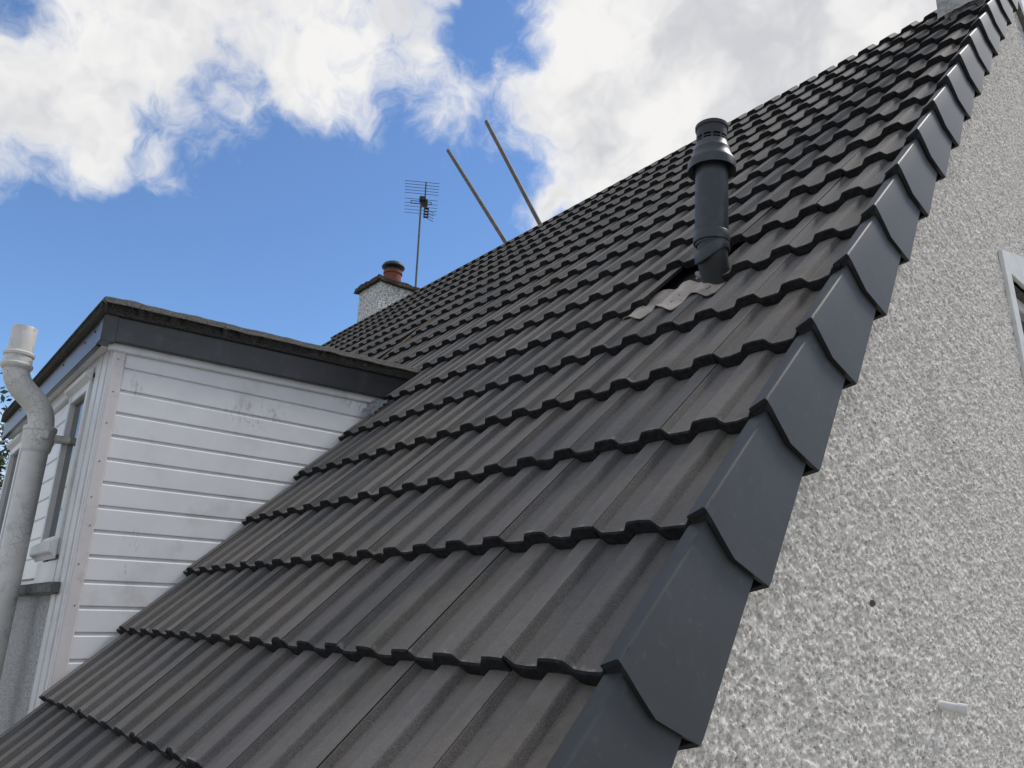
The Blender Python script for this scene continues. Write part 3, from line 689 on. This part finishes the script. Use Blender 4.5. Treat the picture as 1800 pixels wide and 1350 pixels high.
MB().tube([c_-ed*.155, c_+ed*.155], .006, 6).tube([c_-ed*.155-bd*.075, c_+ed*.155-bd*.075], .006, 6).tube([c_-ed*.155, c_-ed*.155-bd*.075], .006, 6).tube([c_+ed*.155, c_+ed*.155-bd*.075], .006, 6).build('dipole', M_AERIAL, ae)
mb = MB(); b0 = bc-bd*.03; mb.box(-.04, .04, -.055, .055, -.05, .02, lambda x, y, z: tuple(b0+bd*x*1.6+ed*y*.8+Vector((0, 0, z)))); mb.build('balun_box', M_COWL, ae, bevel=.006)
mb = MB(); b1 = Vector((AX, AY, 6.12))+ed*.02; mb.box(-.05, .05, -.05, .05, -.04, .04, lambda x, y, z: tuple(b1+bd*x+ed*y+Vector((0, 0, z)))); mb.build('mast_clamp', M_COWL, ae, bevel=.01)
for i in range(4):
    b2 = bc-bd*(.22+.085*i)+ed*.02
    MB().tube([b2, b2+ed*.13+Vector((0, 0, -.07))], .0045, 6).tube([b2-ed*.02, b2+ed*.05], .016, 6).build('director_clip', M_COWL, ae)

# ------------------------------------------------------------------ two scaffold tubes leaning beyond the ridge
for (a, b, lab) in (((-6.08, 4.42, 6.57), (-4.99, 4.42, 4.56), 'long rusty scaffold tube leaning beyond the ridge, farther from the far chimney'), ((-6.96, 4.42, 6.56), (-5.61, 4.42, 4.55), 'long rusty scaffold tube leaning beyond the ridge, nearer the far chimney and aerial')):
    a, b = Vector(a), Vector(b); d_ = (b-a).normalized(); end = a+d_*((a.z-3.50)/-d_.z)
    mb = MB().tube([a, end], .027, 20, cap=False).tube([a+d_*.001, a+d_*.15], .023, 20, cap=True)
    tag(mb.build('scaffold_tube', M_TUBE, smooth=40), lab, 'scaffold tube', 'scaffold tubes leaning behind the ridge')

# ------------------------------------------------------------------ overflow stub and drill hole plug on the gable
st = MB(); p = Vector((GW-.01, 1.262, -.118)); q = Vector((GW+.050, 1.277, -.126))
st.tube([p, p*.3+q*.7], .0115, 20); st.tube([p*.32+q*.68, q], .0140, 20)
tag(st.build('overflow_pipe', M_BAND, smooth=40), 'short painted overflow pipe stub poking out of the gable wall', 'pipe')
hp = MB(); c_ = Vector((GW-.004, .9406, .1205))
hp.box(-.006, .007, -.0045, .004, -.008, .007, lambda x, y, z: tuple(c_+Vector((x, y, z+.3*y))))
tag(hp.build('wall_plug', M_SILL, bevel=.003), 'small dark plug stuck in the pebble-dashed gable wall', 'wall plug')

# ------------------------------------------------------------------ tree beyond the dormer
def tree(name, base, height, rad, label):
    t = empty(name, base); tag(t, label, 'tree'); b = Vector(base); mb = MB(); r = random.Random(5)
    mb.tube([b, b+Vector((.1, 0, height*.3)), b+Vector((-.1, .1, height*.6)), b+Vector((0, 0, height*.9))], [.20, .16, .10, .03], 10)
    tips = []
    for k in range(16):
        z = height*(.25+.65*k/16); a = k*2.4; l = rad*(1.05-.6*abs(z/height-.5))
        p = b+Vector((0, 0, z)); q = p+Vector((math.cos(a)*l, math.sin(a)*l, l*.45)); m_ = (p+q)/2+Vector((0, 0, -.1)); mb.tube([p, m_, q], [.06, .04, .012], 6)
        tips += [q, m_+Vector((0, 0, .2)), (q+m_)/2]
    mb.build('trunk', M_BARK, t, smooth=40)
    n = 14000; v = np.zeros((n, 4, 3)); rr = np.random.default_rng(4); T = np.array([list(x) for x in tips])
    c = T[rr.integers(0, len(T), n)]+rr.normal(0, 1, (n, 3))*np.array([.42, .42, .36])
    a = rr.normal(0, 1, (n, 3)); a /= np.linalg.norm(a, axis=1)[:, None]; b2 = np.cross(a, rr.normal(0, 1, (n, 3))); b2 /= np.linalg.norm(b2, axis=1)[:, None]
    s = rr.uniform(.035, .075, (n, 1))
    v[:, 0] = c-a*s; v[:, 1] = c+b2*s*.5; v[:, 2] = c+a*s; v[:, 3] = c-b2*s*.5
    me = mesh('crown', v.reshape(-1, 3).tolist(), [(4*i, 4*i+1, 4*i+2, 4*i+3) for i in range(n)]); link('crown', me, M_LEAF, t)
tree('tree', (-14.8, .70, GROUND), 6.2, 1.9, 'leafy green tree standing behind the far end of the dormer')
